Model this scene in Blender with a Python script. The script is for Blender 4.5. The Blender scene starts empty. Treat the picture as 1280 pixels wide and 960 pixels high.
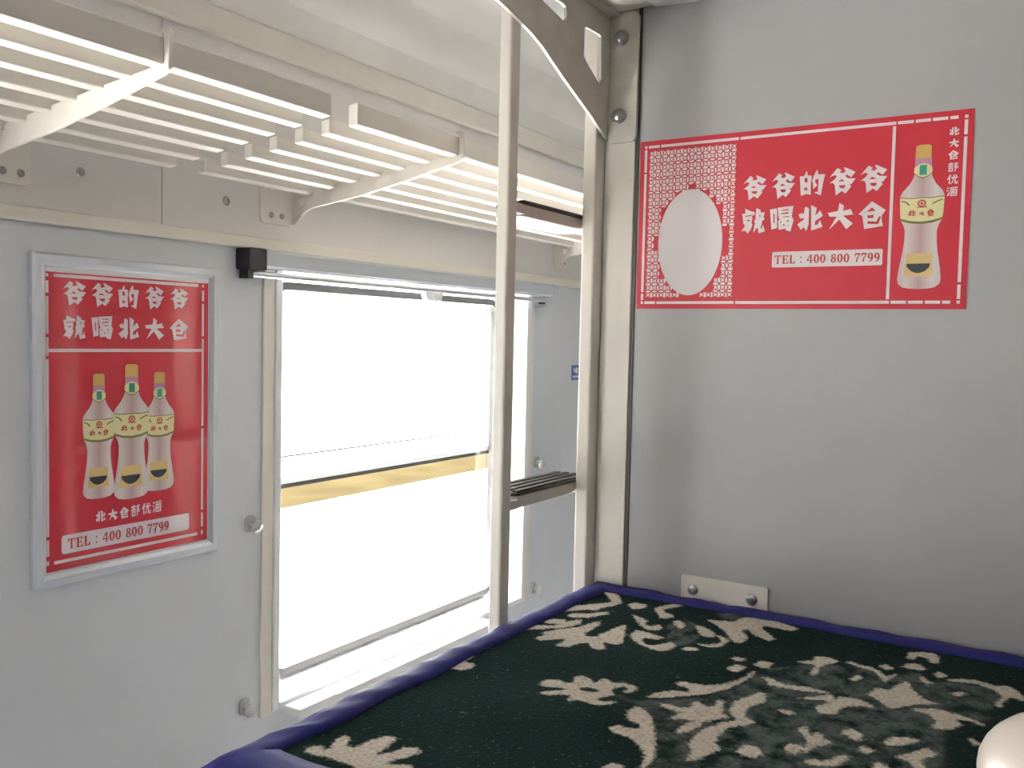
import bpy, bmesh, math, random
import numpy as np
from mathutils import Vector, Matrix
from mathutils.geometry import tessellate_polygon
random.seed(4)
sc = bpy.context.scene
COL = sc.collection

# ---------------------------------------------------------------- camera
F = 1152.4
CAM = Vector((0, 0, 1.62))
_X = Vector((722, 42, -F)).normalized()
_Y = Vector((-1845, 98, -F)); _Y = (_Y - _X * _X.dot(_Y)).normalized()
_Z = _X.cross(_Y)
ROT = Matrix((_X, _Y, _Z))                       # camera space -> world
cd = bpy.data.cameras.new('camera'); cam = bpy.data.objects.new('camera', cd); COL.objects.link(cam)
cd.sensor_fit = 'HORIZONTAL'; cd.sensor_width = 36; cd.lens = F * 36 / 1280; cd.clip_start = 0.01; cd.clip_end = 200
cam.matrix_world = Matrix.Translation(CAM) @ ROT.to_4x4()
sc.camera = cam

def at(axis, val, px, py):
    """world point on an axis-aligned plane of the room, measured from the photograph"""
    d = ROT @ Vector((px - 640, 480 - py, -F))
    return CAM + d * ((val - CAM[axis]) / d[axis])

# ---------------------------------------------------------------- light
SKY = 3.6
w = bpy.data.worlds.new('daylight'); sc.world = w; w.use_nodes = True
bg = w.node_tree.nodes['Background']; bg.inputs[0].default_value = (0.96, 0.98, 1.0, 1); bg.inputs[1].default_value = SKY
sc.view_settings.view_transform = 'Standard'; sc.view_settings.look = 'None'
sc.view_settings.gamma = 1; sc.view_settings.use_curve_mapping = False
sc.view_settings.exposure = 0.85

WY = 1.6          # window wall plane
XP = 1.8          # partition plane
WIN = [(1.53, 2.635), (-0.75, 0.40), (3.80, 4.90), (-3.0, -1.9)]     # window openings along the wall
WZ0, WZ1 = 0.742, 1.775
BACKWIN = (-0.50, 0.25, 0.75, 0.95)

def area(name, loc, rot, sx, sy, power, color=(1, 1, 1), portal=False):
    l = bpy.data.lights.new(name, 'AREA'); l.shape = 'RECTANGLE'; l.size = sx; l.size_y = sy
    l.energy = power; l.color = color
    if portal: l.cycles.is_portal = True
    o = bpy.data.objects.new(name, l); COL.objects.link(o); o.location = loc; o.rotation_euler = rot
    return o
sl = bpy.data.lights.new('sun', 'SUN'); sl.energy = 62.0; sl.angle = math.radians(0.6); sl.color = (1.0, 0.98, 0.95)
so = bpy.data.objects.new('sun', sl); COL.objects.link(so); so.location = (2, 8, 12)
so.rotation_euler = Vector((0.10, -math.cos(math.radians(76)), -math.sin(math.radians(76)))).to_track_quat('-Z', 'Y').to_euler()
for x0, x1 in WIN:
    area('window_portal', ((x0 + x1) / 2, WY + 0.12, (WZ0 + WZ1) / 2), (-math.pi / 2, 0, 0), x1 - x0, WZ1 - WZ0, 1, portal=True)
    # added fill lamp low outside each window, boosting light bounced off the platform
    area('bounce_fill', ((x0 + x1) / 2, WY + 0.42, 0.30), (math.radians(-155), 0, 0), 1.4, 0.5, 55, (1.0, 0.96, 0.90))
area('window_portal', ((BACKWIN[0] + BACKWIN[1]) / 2, -1.27, (BACKWIN[2] + BACKWIN[3]) / 2), (math.pi / 2, 0, 0), BACKWIN[1] - BACKWIN[0], BACKWIN[3] - BACKWIN[2], 1, portal=True)

# ---------------------------------------------------------------- materials
def mat(name, col, rough=0.5, metal=0.0, vary=0.0, vscale=6.0, bump=0.0, bscale=60.0, coat=0.0, spec=0.5, trans=0.0, sheen=0.0):
    m = bpy.data.materials.new(name); m.use_nodes = True
    nt = m.node_tree; b = nt.nodes['Principled BSDF']
    b.inputs['Base Color'].default_value = (*col, 1); b.inputs['Roughness'].default_value = rough
    b.inputs['Metallic'].default_value = metal; b.inputs['Coat Weight'].default_value = coat
    b.inputs['Coat Roughness'].default_value = 0.08
    b.inputs['Specular IOR Level'].default_value = spec; b.inputs['Transmission Weight'].default_value = trans
    if sheen: b.inputs['Sheen Weight'].default_value = sheen; b.inputs['Sheen Roughness'].default_value = 0.6
    tc = nt.nodes.new('ShaderNodeTexCoord')
    if vary:
        n = nt.nodes.new('ShaderNodeTexNoise'); n.inputs['Scale'].default_value = vscale; n.inputs['Detail'].default_value = 5
        r = nt.nodes.new('ShaderNodeMapRange'); r.inputs['From Min'].default_value = 0.3; r.inputs['From Max'].default_value = 0.7
        r.inputs['To Min'].default_value = 1 - vary; r.inputs['To Max'].default_value = 1 + vary * 0.5
        mx = nt.nodes.new('ShaderNodeVectorMath'); mx.operation = 'SCALE'; mx.inputs[0].default_value = col
        nt.links.new(tc.outputs['Object'], n.inputs['Vector']); nt.links.new(n.outputs['Fac'], r.inputs['Value'])
        nt.links.new(r.outputs['Result'], mx.inputs['Scale']); nt.links.new(mx.outputs['Vector'], b.inputs['Base Color'])
    if bump:
        n2 = nt.nodes.new('ShaderNodeTexNoise'); n2.inputs['Scale'].default_value = bscale; n2.inputs['Detail'].default_value = 3
        bp = nt.nodes.new('ShaderNodeBump'); bp.inputs['Strength'].default_value = bump; bp.inputs['Distance'].default_value = 0.004
        nt.links.new(tc.outputs['Object'], n2.inputs['Vector']); nt.links.new(n2.outputs['Fac'], bp.inputs['Height'])
        nt.links.new(bp.outputs['Normal'], b.inputs['Normal'])
    return m
M = {}
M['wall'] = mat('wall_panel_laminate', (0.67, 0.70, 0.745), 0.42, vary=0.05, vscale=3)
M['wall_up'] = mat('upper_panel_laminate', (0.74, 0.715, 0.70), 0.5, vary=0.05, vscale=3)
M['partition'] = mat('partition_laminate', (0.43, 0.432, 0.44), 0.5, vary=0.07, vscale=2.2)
M['ceiling'] = mat('ceiling_paint', (0.88, 0.86, 0.84), 0.6, vary=0.09, vscale=2.5)
M['cream'] = mat('cream_enamel', (0.78, 0.745, 0.67), 0.4, vary=0.05, vscale=9)
M['rack'] = mat('rack_enamel', (0.80, 0.76, 0.69), 0.4, vary=0.03, vscale=12)
M['white'] = mat('white_plastic', (0.80, 0.81, 0.82), 0.35)
M['bracket'] = mat('bracket_enamel', (0.62, 0.59, 0.53), 0.38, vary=0.12, vscale=18)
M['alu'] = mat('brushed_aluminium', (0.62, 0.64, 0.66), 0.33, metal=0.85)
M['stepmetal'] = mat('satin_step_metal', (0.55, 0.52, 0.48), 0.35, metal=0.35)
M['dim'] = mat('darkened_unseen_wall', (0.16, 0.15, 0.14), 0.6, vary=0.05)  # unseen walls, made dark to cut light bounced onto the rack
M['frame'] = mat('silver_frame', (0.60, 0.64, 0.69), 0.3, metal=0.45)
M['steel'] = mat('worn_steel', (0.42, 0.41, 0.40), 0.32, metal=0.9, vary=0.25, vscale=120)
M['black'] = mat('black_plastic', (0.012, 0.012, 0.015), 0.4)
M['rubber'] = mat('grey_rubber', (0.06, 0.058, 0.056), 0.8, spec=0.2)
M['tread'] = mat('tread_rubber', (0.045, 0.038, 0.034), 0.5)
M['seam'] = mat('dark_joint', (0.10, 0.09, 0.08), 0.7)
M['floor'] = mat('floor_vinyl', (0.60, 0.595, 0.59), 0.5, vary=0.1, vscale=20)
M['hook'] = mat('frosted_plastic', (0.70, 0.71, 0.70), 0.25, trans=0.35)
M['red'] = mat('red_vinyl', (0.50, 0.008, 0.026), 0.5, vary=0.02)
M['red_cov'] = mat('red_print_under_film', (0.52, 0.008, 0.026), 0.5, coat=0.5)
M['print'] = mat('white_print', (0.84, 0.79, 0.80), 0.45)
M['print_cov'] = mat('white_print_under_film', (0.78, 0.70, 0.75), 0.45, coat=0.6)
M['paper'] = mat('white_paper', (0.88, 0.88, 0.90), 0.4)
M['bluesign'] = mat('blue_sign', (0.03, 0.12, 0.42), 0.4)
M['gold'] = mat('gold_print', (0.58, 0.37, 0.10), 0.4)
M['gold2'] = mat('gold_label_print', (0.66, 0.48, 0.20), 0.45)
M['lilac'] = mat('lilac_print', (0.50, 0.25, 0.40), 0.45)
M['label'] = mat('pale_yellow_print', (0.74, 0.70, 0.38), 0.45)
M['olive'] = mat('olive_print', (0.20, 0.18, 0.05), 0.45)
M['green'] = mat('green_print', (0.02, 0.28, 0.17), 0.45)
M['ink'] = mat('black_print', (0.03, 0.035, 0.045), 0.45)
M['redink'] = mat('red_ink', (0.50, 0.04, 0.03), 0.45)
M['navy'] = mat('blue_satin', (0.020, 0.021, 0.145), 0.6, bump=0.25, bscale=35, spec=0.2)
M['mattress'] = mat('navy_cover', (0.02, 0.03, 0.12), 0.7)
M['sheet'] = mat('white_sheet', (0.80, 0.79, 0.77), 0.8, bump=0.3, bscale=12)
M['pillow'] = mat('glossy_white_cover', (0.82, 0.74, 0.66), 0.28, bump=0.35, bscale=9, coat=0.3)
M['concrete'] = mat('platform_concrete', (0.75, 0.74, 0.72), 0.8, vary=0.05)
M['ballast'] = mat('track_ballast', (0.20, 0.19, 0.18), 0.9, vary=0.3, vscale=3)
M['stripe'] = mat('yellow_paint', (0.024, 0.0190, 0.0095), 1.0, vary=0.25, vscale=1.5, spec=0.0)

def glass_mat():
    m = bpy.data.materials.new('window_glass'); m.use_nodes = True; nt = m.node_tree
    nt.nodes.remove(nt.nodes['Principled BSDF'])
    t = nt.nodes.new('ShaderNodeBsdfTransparent'); g = nt.nodes.new('ShaderNodeBsdfGlossy'); g.inputs['Roughness'].default_value = 0.02
    mx = nt.nodes.new('ShaderNodeMixShader')
    mx.inputs[0].default_value = 0.05; nt.links.new(t.outputs[0], mx.inputs[1]); nt.links.new(g.outputs[0], mx.inputs[2])
    nt.links.new(mx.outputs[0], nt.nodes['Material Output'].inputs[0])
    return m
M['glass'] = glass_mat()

def bottle_mat():
    m = mat('frosted_bottle_print', (0.7, 0.6, 0.6), 0.45); nt = m.node_tree; b = nt.nodes['Principled BSDF']
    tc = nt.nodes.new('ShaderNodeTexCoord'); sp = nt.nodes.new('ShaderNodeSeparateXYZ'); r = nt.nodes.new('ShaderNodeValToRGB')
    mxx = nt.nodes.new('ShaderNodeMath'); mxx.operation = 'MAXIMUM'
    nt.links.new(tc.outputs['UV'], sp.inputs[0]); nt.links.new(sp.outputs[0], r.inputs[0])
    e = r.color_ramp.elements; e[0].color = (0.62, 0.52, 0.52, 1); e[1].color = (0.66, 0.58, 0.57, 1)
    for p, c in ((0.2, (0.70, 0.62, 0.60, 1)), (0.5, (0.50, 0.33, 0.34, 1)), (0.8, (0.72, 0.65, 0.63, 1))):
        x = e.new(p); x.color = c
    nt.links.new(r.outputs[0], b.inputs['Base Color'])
    return m
M['bottle'] = bottle_mat()

# ---------------------------------------------------------------- helpers
def link(o, parent=None):
    COL.objects.link(o)
    if parent: o.parent = parent; o.matrix_parent_inverse = parent.matrix_world.inverted() if False else Matrix.Translation(-parent.location)
    return o
def tag(o, label=None, cat=None, group=None, kind=None):
    if label: o['label'] = label
    if cat: o['category'] = cat
    if group: o['group'] = group
    if kind: o['kind'] = kind
    return o
def empty(name, loc):
    o = bpy.data.objects.new(name, None); o.location = loc; o.empty_display_size = 0.05; COL.objects.link(o); return o
def finish(name, bm, m, parent=None, bevel=0.0, smooth=False, seg=2):
    bmesh.ops.recalc_face_normals(bm, faces=bm.faces)
    me = bpy.data.meshes.new(name); bm.to_mesh(me); bm.free()
    me.materials.append(m)
    if smooth:
        for p in me.polygons: p.use_smooth = True
    o = bpy.data.objects.new(name, me); link(o, parent)
    if bevel:
        md = o.modifiers.new('bevel', 'BEVEL'); md.width = bevel; md.segments = seg; md.limit_method = 'ANGLE'; md.angle_limit = 0.6
        md.harden_normals = False
    return o
def add_box(bm, x0, x1, y0, y1, z0, z1):
    v = [bm.verts.new((x, y, z)) for x in (x0, x1) for y in (y0, y1) for z in (z0, z1)]
    for f in ((0, 1, 3, 2), (4, 6, 7, 5), (0, 4, 5, 1), (2, 3, 7, 6), (0, 2, 6, 4), (1, 5, 7, 3)): bm.faces.new([v[i] for i in f])
def box(name, m, parent, *b, bevel=0.0):
    bm = bmesh.new(); add_box(bm, *b); return finish(name, bm, m, parent, bevel)
def add_prism(bm, poly, holes, axis, a, b):
    """extrude a polygon (with holes) given in the two other axes, from a to b along axis"""
    def P(q, t):
        q = list(q); q.insert(axis, t); return q
    loops = [list(poly)] + [list(h) for h in holes]
    flat = [p for l in loops for p in l]
    tri = tessellate_polygon([[Vector((p[0], p[1], 0)) for p in l] for l in loops])
    va = [bm.verts.new(P(p, a)) for p in flat]; vb = [bm.verts.new(P(p, b)) for p in flat]
    for t in tri:
        try: bm.faces.new([va[i] for i in t]); bm.faces.new([vb[i] for i in reversed(t)])
        except ValueError: pass
    k = 0
    for l in loops:
        n = len(l)
        for i in range(n):
            j = (i + 1) % n; bm.faces.new((va[k + i], va[k + j], vb[k + j], vb[k + i]))
        k += n
def add_lathe(bm, prof, mtx, n=24):
    rings = []
    for r, h in prof:
        rings.append([bm.verts.new(mtx @ Vector((r * math.cos(2 * math.pi * i / n), r * math.sin(2 * math.pi * i / n), h))) for i in range(n)] if r > 1e-6 else [bm.verts.new(mtx @ Vector((0, 0, h)))])
    for A, B in zip(rings, rings[1:]):
        for i in range(n):
            j = (i + 1) % n
            if len(A) == 1 and len(B) == 1: continue
            if len(A) == 1: bm.faces.new((A[0], B[i], B[j]))
            elif len(B) == 1: bm.faces.new((A[i], A[j], B[0]))
            else: bm.faces.new((A[i], A[j], B[j], B[i]))
def facing(direction, loc):
    q = Vector(direction).to_track_quat('Z', 'Y'); return Matrix.Translation(loc) @ q.to_matrix().to_4x4()
def rrect(x0, x1, z0, z1, r, n=6):
    pts = []
    for cx, cz, a0 in ((x1 - r, z1 - r, 0), (x0 + r, z1 - r, 90), (x0 + r, z0 + r, 180), (x1 - r, z0 + r, 270)):
        for i in range(n + 1):
            a = math.radians(a0 + 90 * i / n); pts.append((cx + r * math.cos(a), cz + r * math.sin(a)))
    return pts
SCREW = [(0.0, 0.0045), (0.004, 0.004), (0.0075, 0.0022), (0.0085, 0.0)]
def screw_mesh(bm, loc, d, s=1.0):
    m = facing(d, loc); add_lathe(bm, [(r * s, h * s) for r, h in SCREW], m, 16)
    b2 = [m @ Vector(p) for p in ((-0.005 * s, -0.0008 * s, 0.0048 * s), (0.005 * s, -0.0008 * s, 0.0048 * s), (0.005 * s, 0.0008 * s, 0.0048 * s), (-0.005 * s, 0.0008 * s, 0.0048 * s))]

# ---------------------------------------------------------------- the carriage shell
def wall_with_holes(name, m, x0, x1, y0, y1, z0, z1, holes):
    bm = bmesh.new(); xs = x0
    for h0, h1, hz0, hz1 in sorted(holes):
        add_box(bm, xs, h0, y0, y1, z0, z1)
        if hz0 > z0: add_box(bm, h0, h1, y0, y1, z0, hz0)
        if hz1 < z1: add_box(bm, h0, h1, y0, y1, hz1, z1)
        xs = h1
    add_box(bm, xs, x1, y0, y1, z0, z1)
    return tag(finish(name, bm, m), kind='structure')
XL, XR, YB = -3.3, 5.6, -1.15
wall_with_holes('wall_window', M['wall'], XL, XR, WY, WY + 0.10, 0, 1.815, [(a, b, WZ0, WZ1) for a, b in WIN])
bm = bmesh.new()
for a, b in ((XL, -0.6), (-0.5985, 1.2115), (1.2135, 3.05), (3.052, XR)): add_box(bm, a, b, WY, WY + 0.10, 1.815, 2.40)
add_box(bm, XL, XR, WY + 0.004, WY + 0.10, 1.8155, 2.3995)
tag(finish('wall_upper', bm, M['wall_up']), kind='structure')
box('trim_1', M['cream'], None, XL, XR, WY - 0.010, WY, 1.806, 1.833, bevel=0.003)['kind'] = 'structure'
bm = bmesh.new(); add_prism(bm, [(WY - 0.002, 2.243), (WY - 0.016, 2.243), (WY - 0.020, 2.248), (WY - 0.022, 2.296), (WY - 0.016, 2.302), (WY, 2.302), (WY, 2.243)][:-1], [], 0, XL, XR)
tag(finish('trim_2', bm, M['cream']), kind='structure')
# ceiling: a curved shell over corridor and compartment
prof = [(WY - 0.008, 2.298), (1.56, 2.36), (1.48, 2.45), (1.36, 2.55), (1.18, 2.65), (0.9, 2.75), (0.5, 2.82), (0.0, 2.86), (-0.5, 2.85), (YB, 2.80)]
bm = bmesh.new()
add_prism(bm, prof + [(y, z + 0.06) for y, z in reversed(prof)], [], 0, XL, XR)
tag(finish('ceiling', bm, M['ceiling'], smooth=False), kind='structure')
box('floor', M['floor'], None, XL, XR, YB, WY + 0.1, -0.05, 0)['kind'] = 'structure'
wall_with_holes('wall_back', M['dim'], XL, XR, YB - 0.08, YB, 0, 2.88, [BACKWIN])
box('wall_left', M['partition'], None, XL - 0.05, XL, YB, WY + 0.1, 0, 2.88)['kind'] = 'structure'
box('wall_right', M['partition'], None, XR, XR + 0.05, YB, WY + 0.1, 0, 2.88)['kind'] = 'structure'
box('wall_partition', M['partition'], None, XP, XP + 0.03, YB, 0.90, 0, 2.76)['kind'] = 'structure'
box('wall_opposite', M['dim'], None, -0.62, -0.59, YB, 0.90, 0, 2.76)['kind'] = 'structure'
box('trim_3', M['cream'], None, 1.755, XP + 0.03, 0.9, 0.930, 0, 2.70, bevel=0.004)['kind'] = 'structure'       # square post at the partition end
box('trim_4', M['cream'], None, 1.793, XP, 0.829, 0.8985, 0, 2.70, bevel=0.002)['kind'] = 'structure'       # flat strip on the partition
box('trim_5', M['seam'], None, 1.797, XP, 0.8215, 0.829, 0, 2.70)['kind'] = 'structure'                      # dark joint beside it

# ---------------------------------------------------------------- windows
def window(idx, x0, x1, z0, z1, full=True):
    root = empty('window_%d' % idx, ((x0 + x1) / 2, WY, z0)); tag(root, kind='structure')
    yi = WY + 0.085                                  # glazing plane
    gx0, gx1, gz0, gz1 = x0 + 0.055, x1 - 0.050, z0 + 0.020, z1 - 0.030
    # splayed white reveal
    bm = bmesh.new(); o_ = [(x0, z0), (x1, z0), (x1, z1), (x0, z1)]; i_ = [(gx0 - .004, gz0 - .003), (gx1 + .004, gz0 - .003), (gx1 + .004, gz1 + .004), (gx0 - .004, gz1 + .004)]
    va = [bm.verts.new((x, WY - 0.003, z)) for x, z in o_]; vb = [bm.verts.new((x, yi + 0.012, z)) for x, z in i_]
    vc = [bm.verts.new((x, yi + 0.014, z)) for x, z in o_]
    for k in range(4):
        j = (k + 1) % 4; bm.faces.new((va[k], va[j], vb[j], vb[k])); bm.faces.new((vb[k], vb[j], vc[j], vc[k])); bm.faces.new((vc[k], vc[j], va[j], va[k]))
    finish('reveal', bm, M['white'], root)
    out = rrect(gx0, gx1, gz0, gz1, 0.045); inn = rrect(gx0 + 0.017, gx1 - 0.017, gz0 + 0.019, gz1 - 0.019, 0.03)
    bm = bmesh.new(); add_prism(bm, out, [inn], 1, yi - 0.012, yi + 0.010); finish('gasket', bm, M['rubber'], root)
    zt = z0 + (1.272 - WZ0) / (WZ1 - WZ0) * (z1 - z0)
    bm = bmesh.new()                             # white weather bar outside the glass, its top sloping to the front
    add_prism(bm, [(yi + .012, zt - .030), (yi + .012, zt - .016), (yi + .062, zt + .026), (yi + .066, zt + .026), (yi + .066, zt - .030)], [], 0, gx0, gx1)
    finish('transom', bm, M['white'], root)
    bm = bmesh.new(); add_box(bm, gx0 + .005, gx1 - .005, yi + .006, yi + .0115, zt - .040, zt - .029); add_box(bm, gx0 + .005, gx1 - .005, yi + .066, yi + .070, zt + .024, zt + .031)
    finish('transom_seal', bm, M['rubber'], root)
    bm = bmesh.new(); add_prism(bm, inn, [], 1, yi + 0.001, yi + 0.004); finish('glass', bm, M['glass'], root)
    # flat cream architraves either side and a lip along the sill
    for a, b in ((x0 - 0.049, x0 - 0.016), (x1 + 0.022, x1 + 0.050)):
        box('side_strip', M['cream'], root, a, b, WY - 0.007, WY, z0 - 0.02, z1 + 0.0, bevel=0.002)
    for a, b in ((x0 - 0.0155, x0 + 0.004), (x1 - 0.004, x1 + 0.0215)):
        box('side_rail', M['white'], root, a, b, WY - 0.012, WY - 0.0005, z0 - 0.012, z1 + 0.0, bevel=0.003)
    box('sill_lip', M['white'], root, x0 + .0045, x1 - .0045, WY - 0.014, WY - 0.0035, z0 - 0.014, z0 + 0.004, bevel=0.003)
    if idx == 1:
        box('sill_ledge', M['white'], root, 1.545, 2.39, 1.532, WY - 0.0145, 0.714, 0.737, bevel=0.003)
        for zz in (1.318,):
            box('sash_guide', M['rubber'], root, gx1 - 0.003 + 0.02, gx1 + 0.03, yi - 0.006, yi - 0.001 + 0.004, gz0 + .05, zz)
    return root
for i, (a, b) in enumerate(WIN[:3]): window(i + 1, a, b, WZ0, WZ1)
a, b = WIN[3]; window(4, a, b, WZ0, WZ1)
bm = bmesh.new(); bx0, bx1, bz0, bz1 = BACKWIN
add_prism(bm, rrect(bx0, bx1, bz0, bz1, .04), [rrect(bx0 + .03, bx1 - .03, bz0 + .03, bz1 - .03, .03)], 1, YB - 0.05, YB + 0.012)
tag(finish('window_5', bm, M['white']), kind='structure')
box('glass', M['glass'], bpy.data.objects['window_5'], bx0 + .02, bx1 - .02, YB - .03, YB - .026, bz0 + .02, bz1 - .02)

# outside: platform and its painted safety stripe
box('track_bed', M['ballast'], None, -25, 45, -40, YB - 0.2, -1.2, -1.0)['kind'] = 'structure'
box('platform', M['concrete'], None, -25, 45, 2.1, 40, -0.2, 0.0)['kind'] = 'structure'
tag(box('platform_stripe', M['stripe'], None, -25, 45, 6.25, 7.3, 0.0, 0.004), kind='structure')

# ---------------------------------------------------------------- roller blind over the window
root = empty('roller_blind', (2.11, WY, 1.74)); tag(root, 'silver grey roller blind cassette with black end cap above the bright window', 'window blind')
bm = bmesh.new(); add_prism(bm, [(WY - 0.001, 1.8045), (WY - 0.034, 1.8045), (WY - 0.042, 1.798), (WY - 0.042, 1.768), (WY - 0.036, 1.761), (WY - 0.001, 1.776)], [], 0, 1.452, 2.745)
finish('cassette', bm, M['frame'], root)
bm = bmesh.new(); add_prism(bm, rrect(1.402, 1.4515, 1.757, 1.8045, 0.006), [], 1, WY - 0.046, WY - 0.002); add_box(bm, 1.403, 1.418, WY - 0.040, WY - 0.012, 1.738, 1.758)
finish('end_cap', bm, M['black'], root, bevel=0.002)
bm = bmesh.new(); add_box(bm, 2.7455, 2.757, WY - 0.044, WY - 0.002, 1.759, 1.8045); finish('end_cap', bm, M['frame'], root, bevel=0.002)
bm = bmesh.new(); add_lathe(bm, [(0, 0), (0.0075, 0), (0.0075, 1.325), (0, 1.325)], facing((1, 0, 0), (1.411, WY - 0.030, 1.7485)), 16)
finish('bottom_bar', bm, M['alu'], root, smooth=False)
bm = bmesh.new(); add_box(bm, 2.68, 2.71, WY - 0.034, WY - 0.022, 1.735, 1.742); finish('cord_stop', bm, M['black'], root, bevel=0.002)
hp = at(1, WY - 0.035, 541, 362)
bm = bmesh.new(); add_prism(bm, [(hp.x - .045, 1.744), (hp.x + .045, 1.744), (hp.x + .036, 1.722), (hp.x + .025, 1.716), (hp.x - .025, 1.716), (hp.x - .036, 1.722)], [], 1, WY - 0.042, WY - 0.024)
h = finish('pull_handle', bm, M['hook'], root, bevel=0.004)
bm = bmesh.new(); add_lathe(bm, [(0, .003), (.006, .002), (.007, 0)], facing((0, -1, 0), (hp.x, WY - 0.042, 1.731)), 12); finish('handle_screw', bm, M['alu'], h)

# curtain tie hooks beside the window
hooks = [(316, 655, 'clear plastic curtain hook at the left window edge, level with the blue mid rail'), (309, 884, 'clear plastic curtain hook low at the left window edge, just above the bed'),
         (673, 578, 'clear plastic curtain hook at the right window edge, seen above the lower ladder step'), (669, 735, 'clear plastic curtain hook at the right window edge, seen below the lower ladder step')]
for px, py, lab in hooks:
    p = at(1, WY - 0.012, px, py); r_ = empty('curtain_hook', (p.x, WY, p.z)); s = 1.0
    lab = lab.replace(', level with the blue mid rail', ', upper one, right of the framed poster')
    tag(r_, lab, 'hook', 'curtain hooks beside the window')
    bm = bmesh.new(); add_prism(bm, rrect(p.x - .014, p.x + .014, p.z - .019, p.z + .019, .010), [], 1, WY - 0.006, WY - 0.0005); finish('base_plate', bm, M['hook'], r_, bevel=.002)
    bm = bmesh.new(); add_lathe(bm, [(.0075, 0), (.0075, .012), (.015, .016), (.0165, .021), (.013, .026), (0, .0275)], facing((0, -1, -.25), (p.x, WY - 0.005, p.z)), 20); finish('knob', bm, M['hook'], r_, smooth=True)

# screws in the upper panel
for px, py, lab in ((101, 216, 'steel screw head in grey panel above the framed poster, left of the panel joint'), (283, 251, 'steel screw head in grey panel right of the panel joint, left of rack bracket')):
    p = at(1, WY, px, py); bm = bmesh.new(); m_ = facing((0, -1, 0), (p.x, WY, p.z))
    add_lathe(bm, [(0, .0015), (.003, .0015), (.0036, .0042), (.0075, .0035), (.010, 0)], m_, 18)
    tag(finish('screw', bm, M['steel']), lab, 'screw', 'panel screws')

# ---------------------------------------------------------------- luggage racks
def rack(label, x0, x1, brackets):
    root = empty('luggage_rack', ((x0 + x1) / 2, WY, 1.95)); tag(root, label, 'luggage rack', 'luggage racks above the corridor window')
    ys = [1.12 + 0.0672 * k for k in range(7)]; zs = [1.993 - 0.0088 * k for k in range(7)]
    for k in range(7):
        hgt, wd = (0.039, 0.022) if k == 0 else (0.027, 0.021)
        bm = bmesh.new(); c = (ys[k], zs[k])
        pts = [(ys[k], zs[k]), (ys[k] + wd, zs[k] - .003), (ys[k] + wd, zs[k] - .003 + hgt), (ys[k], zs[k] + hgt)]
        add_prism(bm, pts, [], 0, x0, x1)
        finish('front_rail' if k == 0 else 'slat', bm, M['rack'], root, bevel=0.0025)
    for xa, side, shown in brackets:                       # side: +1 plate to the right of the arm, -1 to the left
        t = 0.007
        low = [(WY - 0.004, 1.872), (1.582, 1.876), (1.568, 1.886), (1.555, 1.899), (1.535, 1.907), (1.38, 1.927), (1.25, 1.951), (1.118, 1.979), (1.107, 1.986), (1.105, 2.036), (1.110, 2.043), (1.126, 2.043), (1.128, 2.038), (1.119, 2.0345),
               (1.1185, 1.995), (1.25, 1.982), (1.40, 1.966), (1.54, 1.95), (WY - 0.004, 1.962)]
        bm = bmesh.new(); add_prism(bm, low, [], 0, xa - t / 2, xa + t / 2)
        arm = finish('bracket', bm, M['rack'], root, bevel=0.002)
        bm = bmesh.new(); a_, b_ = (xa - t / 2, xa + .085) if side > 0 else (xa - .098, xa + t / 2)
        add_prism(bm, rrect(a_, b_, 1.868, 1.962, .012), [], 1, WY - 0.006, WY - 0.0003)
        finish('wall_plate', bm, M['rack'], arm, bevel=0.002)
        for dx in (.034, .066):
            bm = bmesh.new(); xs = xa + side * dx
            add_lathe(bm, [(0, .002), (.0045, .0025), (.0065, .0015), (.007, 0)], facing((0, -1, 0), (xs, WY - 0.006, 1.888)), 14)
            finish('screw', bm, M['steel'], arm)
        bm = bmesh.new(); add_lathe(bm, [(.010, 0), (.010, .006), (.006, .010), (0, .011)], facing((-1, 0, 0), (xa - t / 2, 1.558, 1.925)), 16)
        finish('boss', bm, M['rack'], arm, smooth=True)
rack('cream slatted luggage rack at upper left, above the framed poster', -0.55, 1.19, [(0.853, 1, 1), (-0.25, -1, 0)])
rack('cream slatted luggage rack above the window, passing behind the ladder', 1.256, 3.12, [(1.567, -1, 1), (2.82, 1, 1)])

# ---------------------------------------------------------------- lettering tools
def G(scale, ox, oy, polys):
    """glyph outlines traced in a close-up: list of (outer, [holes])"""
    return [([(ox + x / scale, oy + y / scale) for x, y in o], [[(ox + x / scale, oy + y / scale) for x, y in h] for h in hs]) for o, hs in polys]
def on_sign(p): v = at(0, XP - 0.0015, *p); return (-v.y, v.z)
def norm(glyph):
    g = [([on_sign(p) for p in o], [[on_sign(p) for p in h] for h in hs]) for o, hs in glyph]
    allp = [p for o, _ in g for p in o]
    u0, u1 = min(p[0] for p in allp), max(p[0] for p in allp); v0, v1 = min(p[1] for p in allp), max(p[1] for p in allp)
    f = lambda p: ((p[0] - u0) / (u1 - u0), (p[1] - v0) / (v1 - v0))
    return [([f(p) for p in o], [[f(p) for p in h] for h in hs]) for o, hs in g]
def grid(polys, n=100.0):
    return [([(x / n, 1 - y / n) for x, y in o], [[(x / n, 1 - y / n) for x, y in h] for h in hs]) for o, hs in polys]
def R(x0, y0, x1, y1): return [(x0, y0), (x1, y0), (x1, y1), (x0, y1)]
GL = {}
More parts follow.
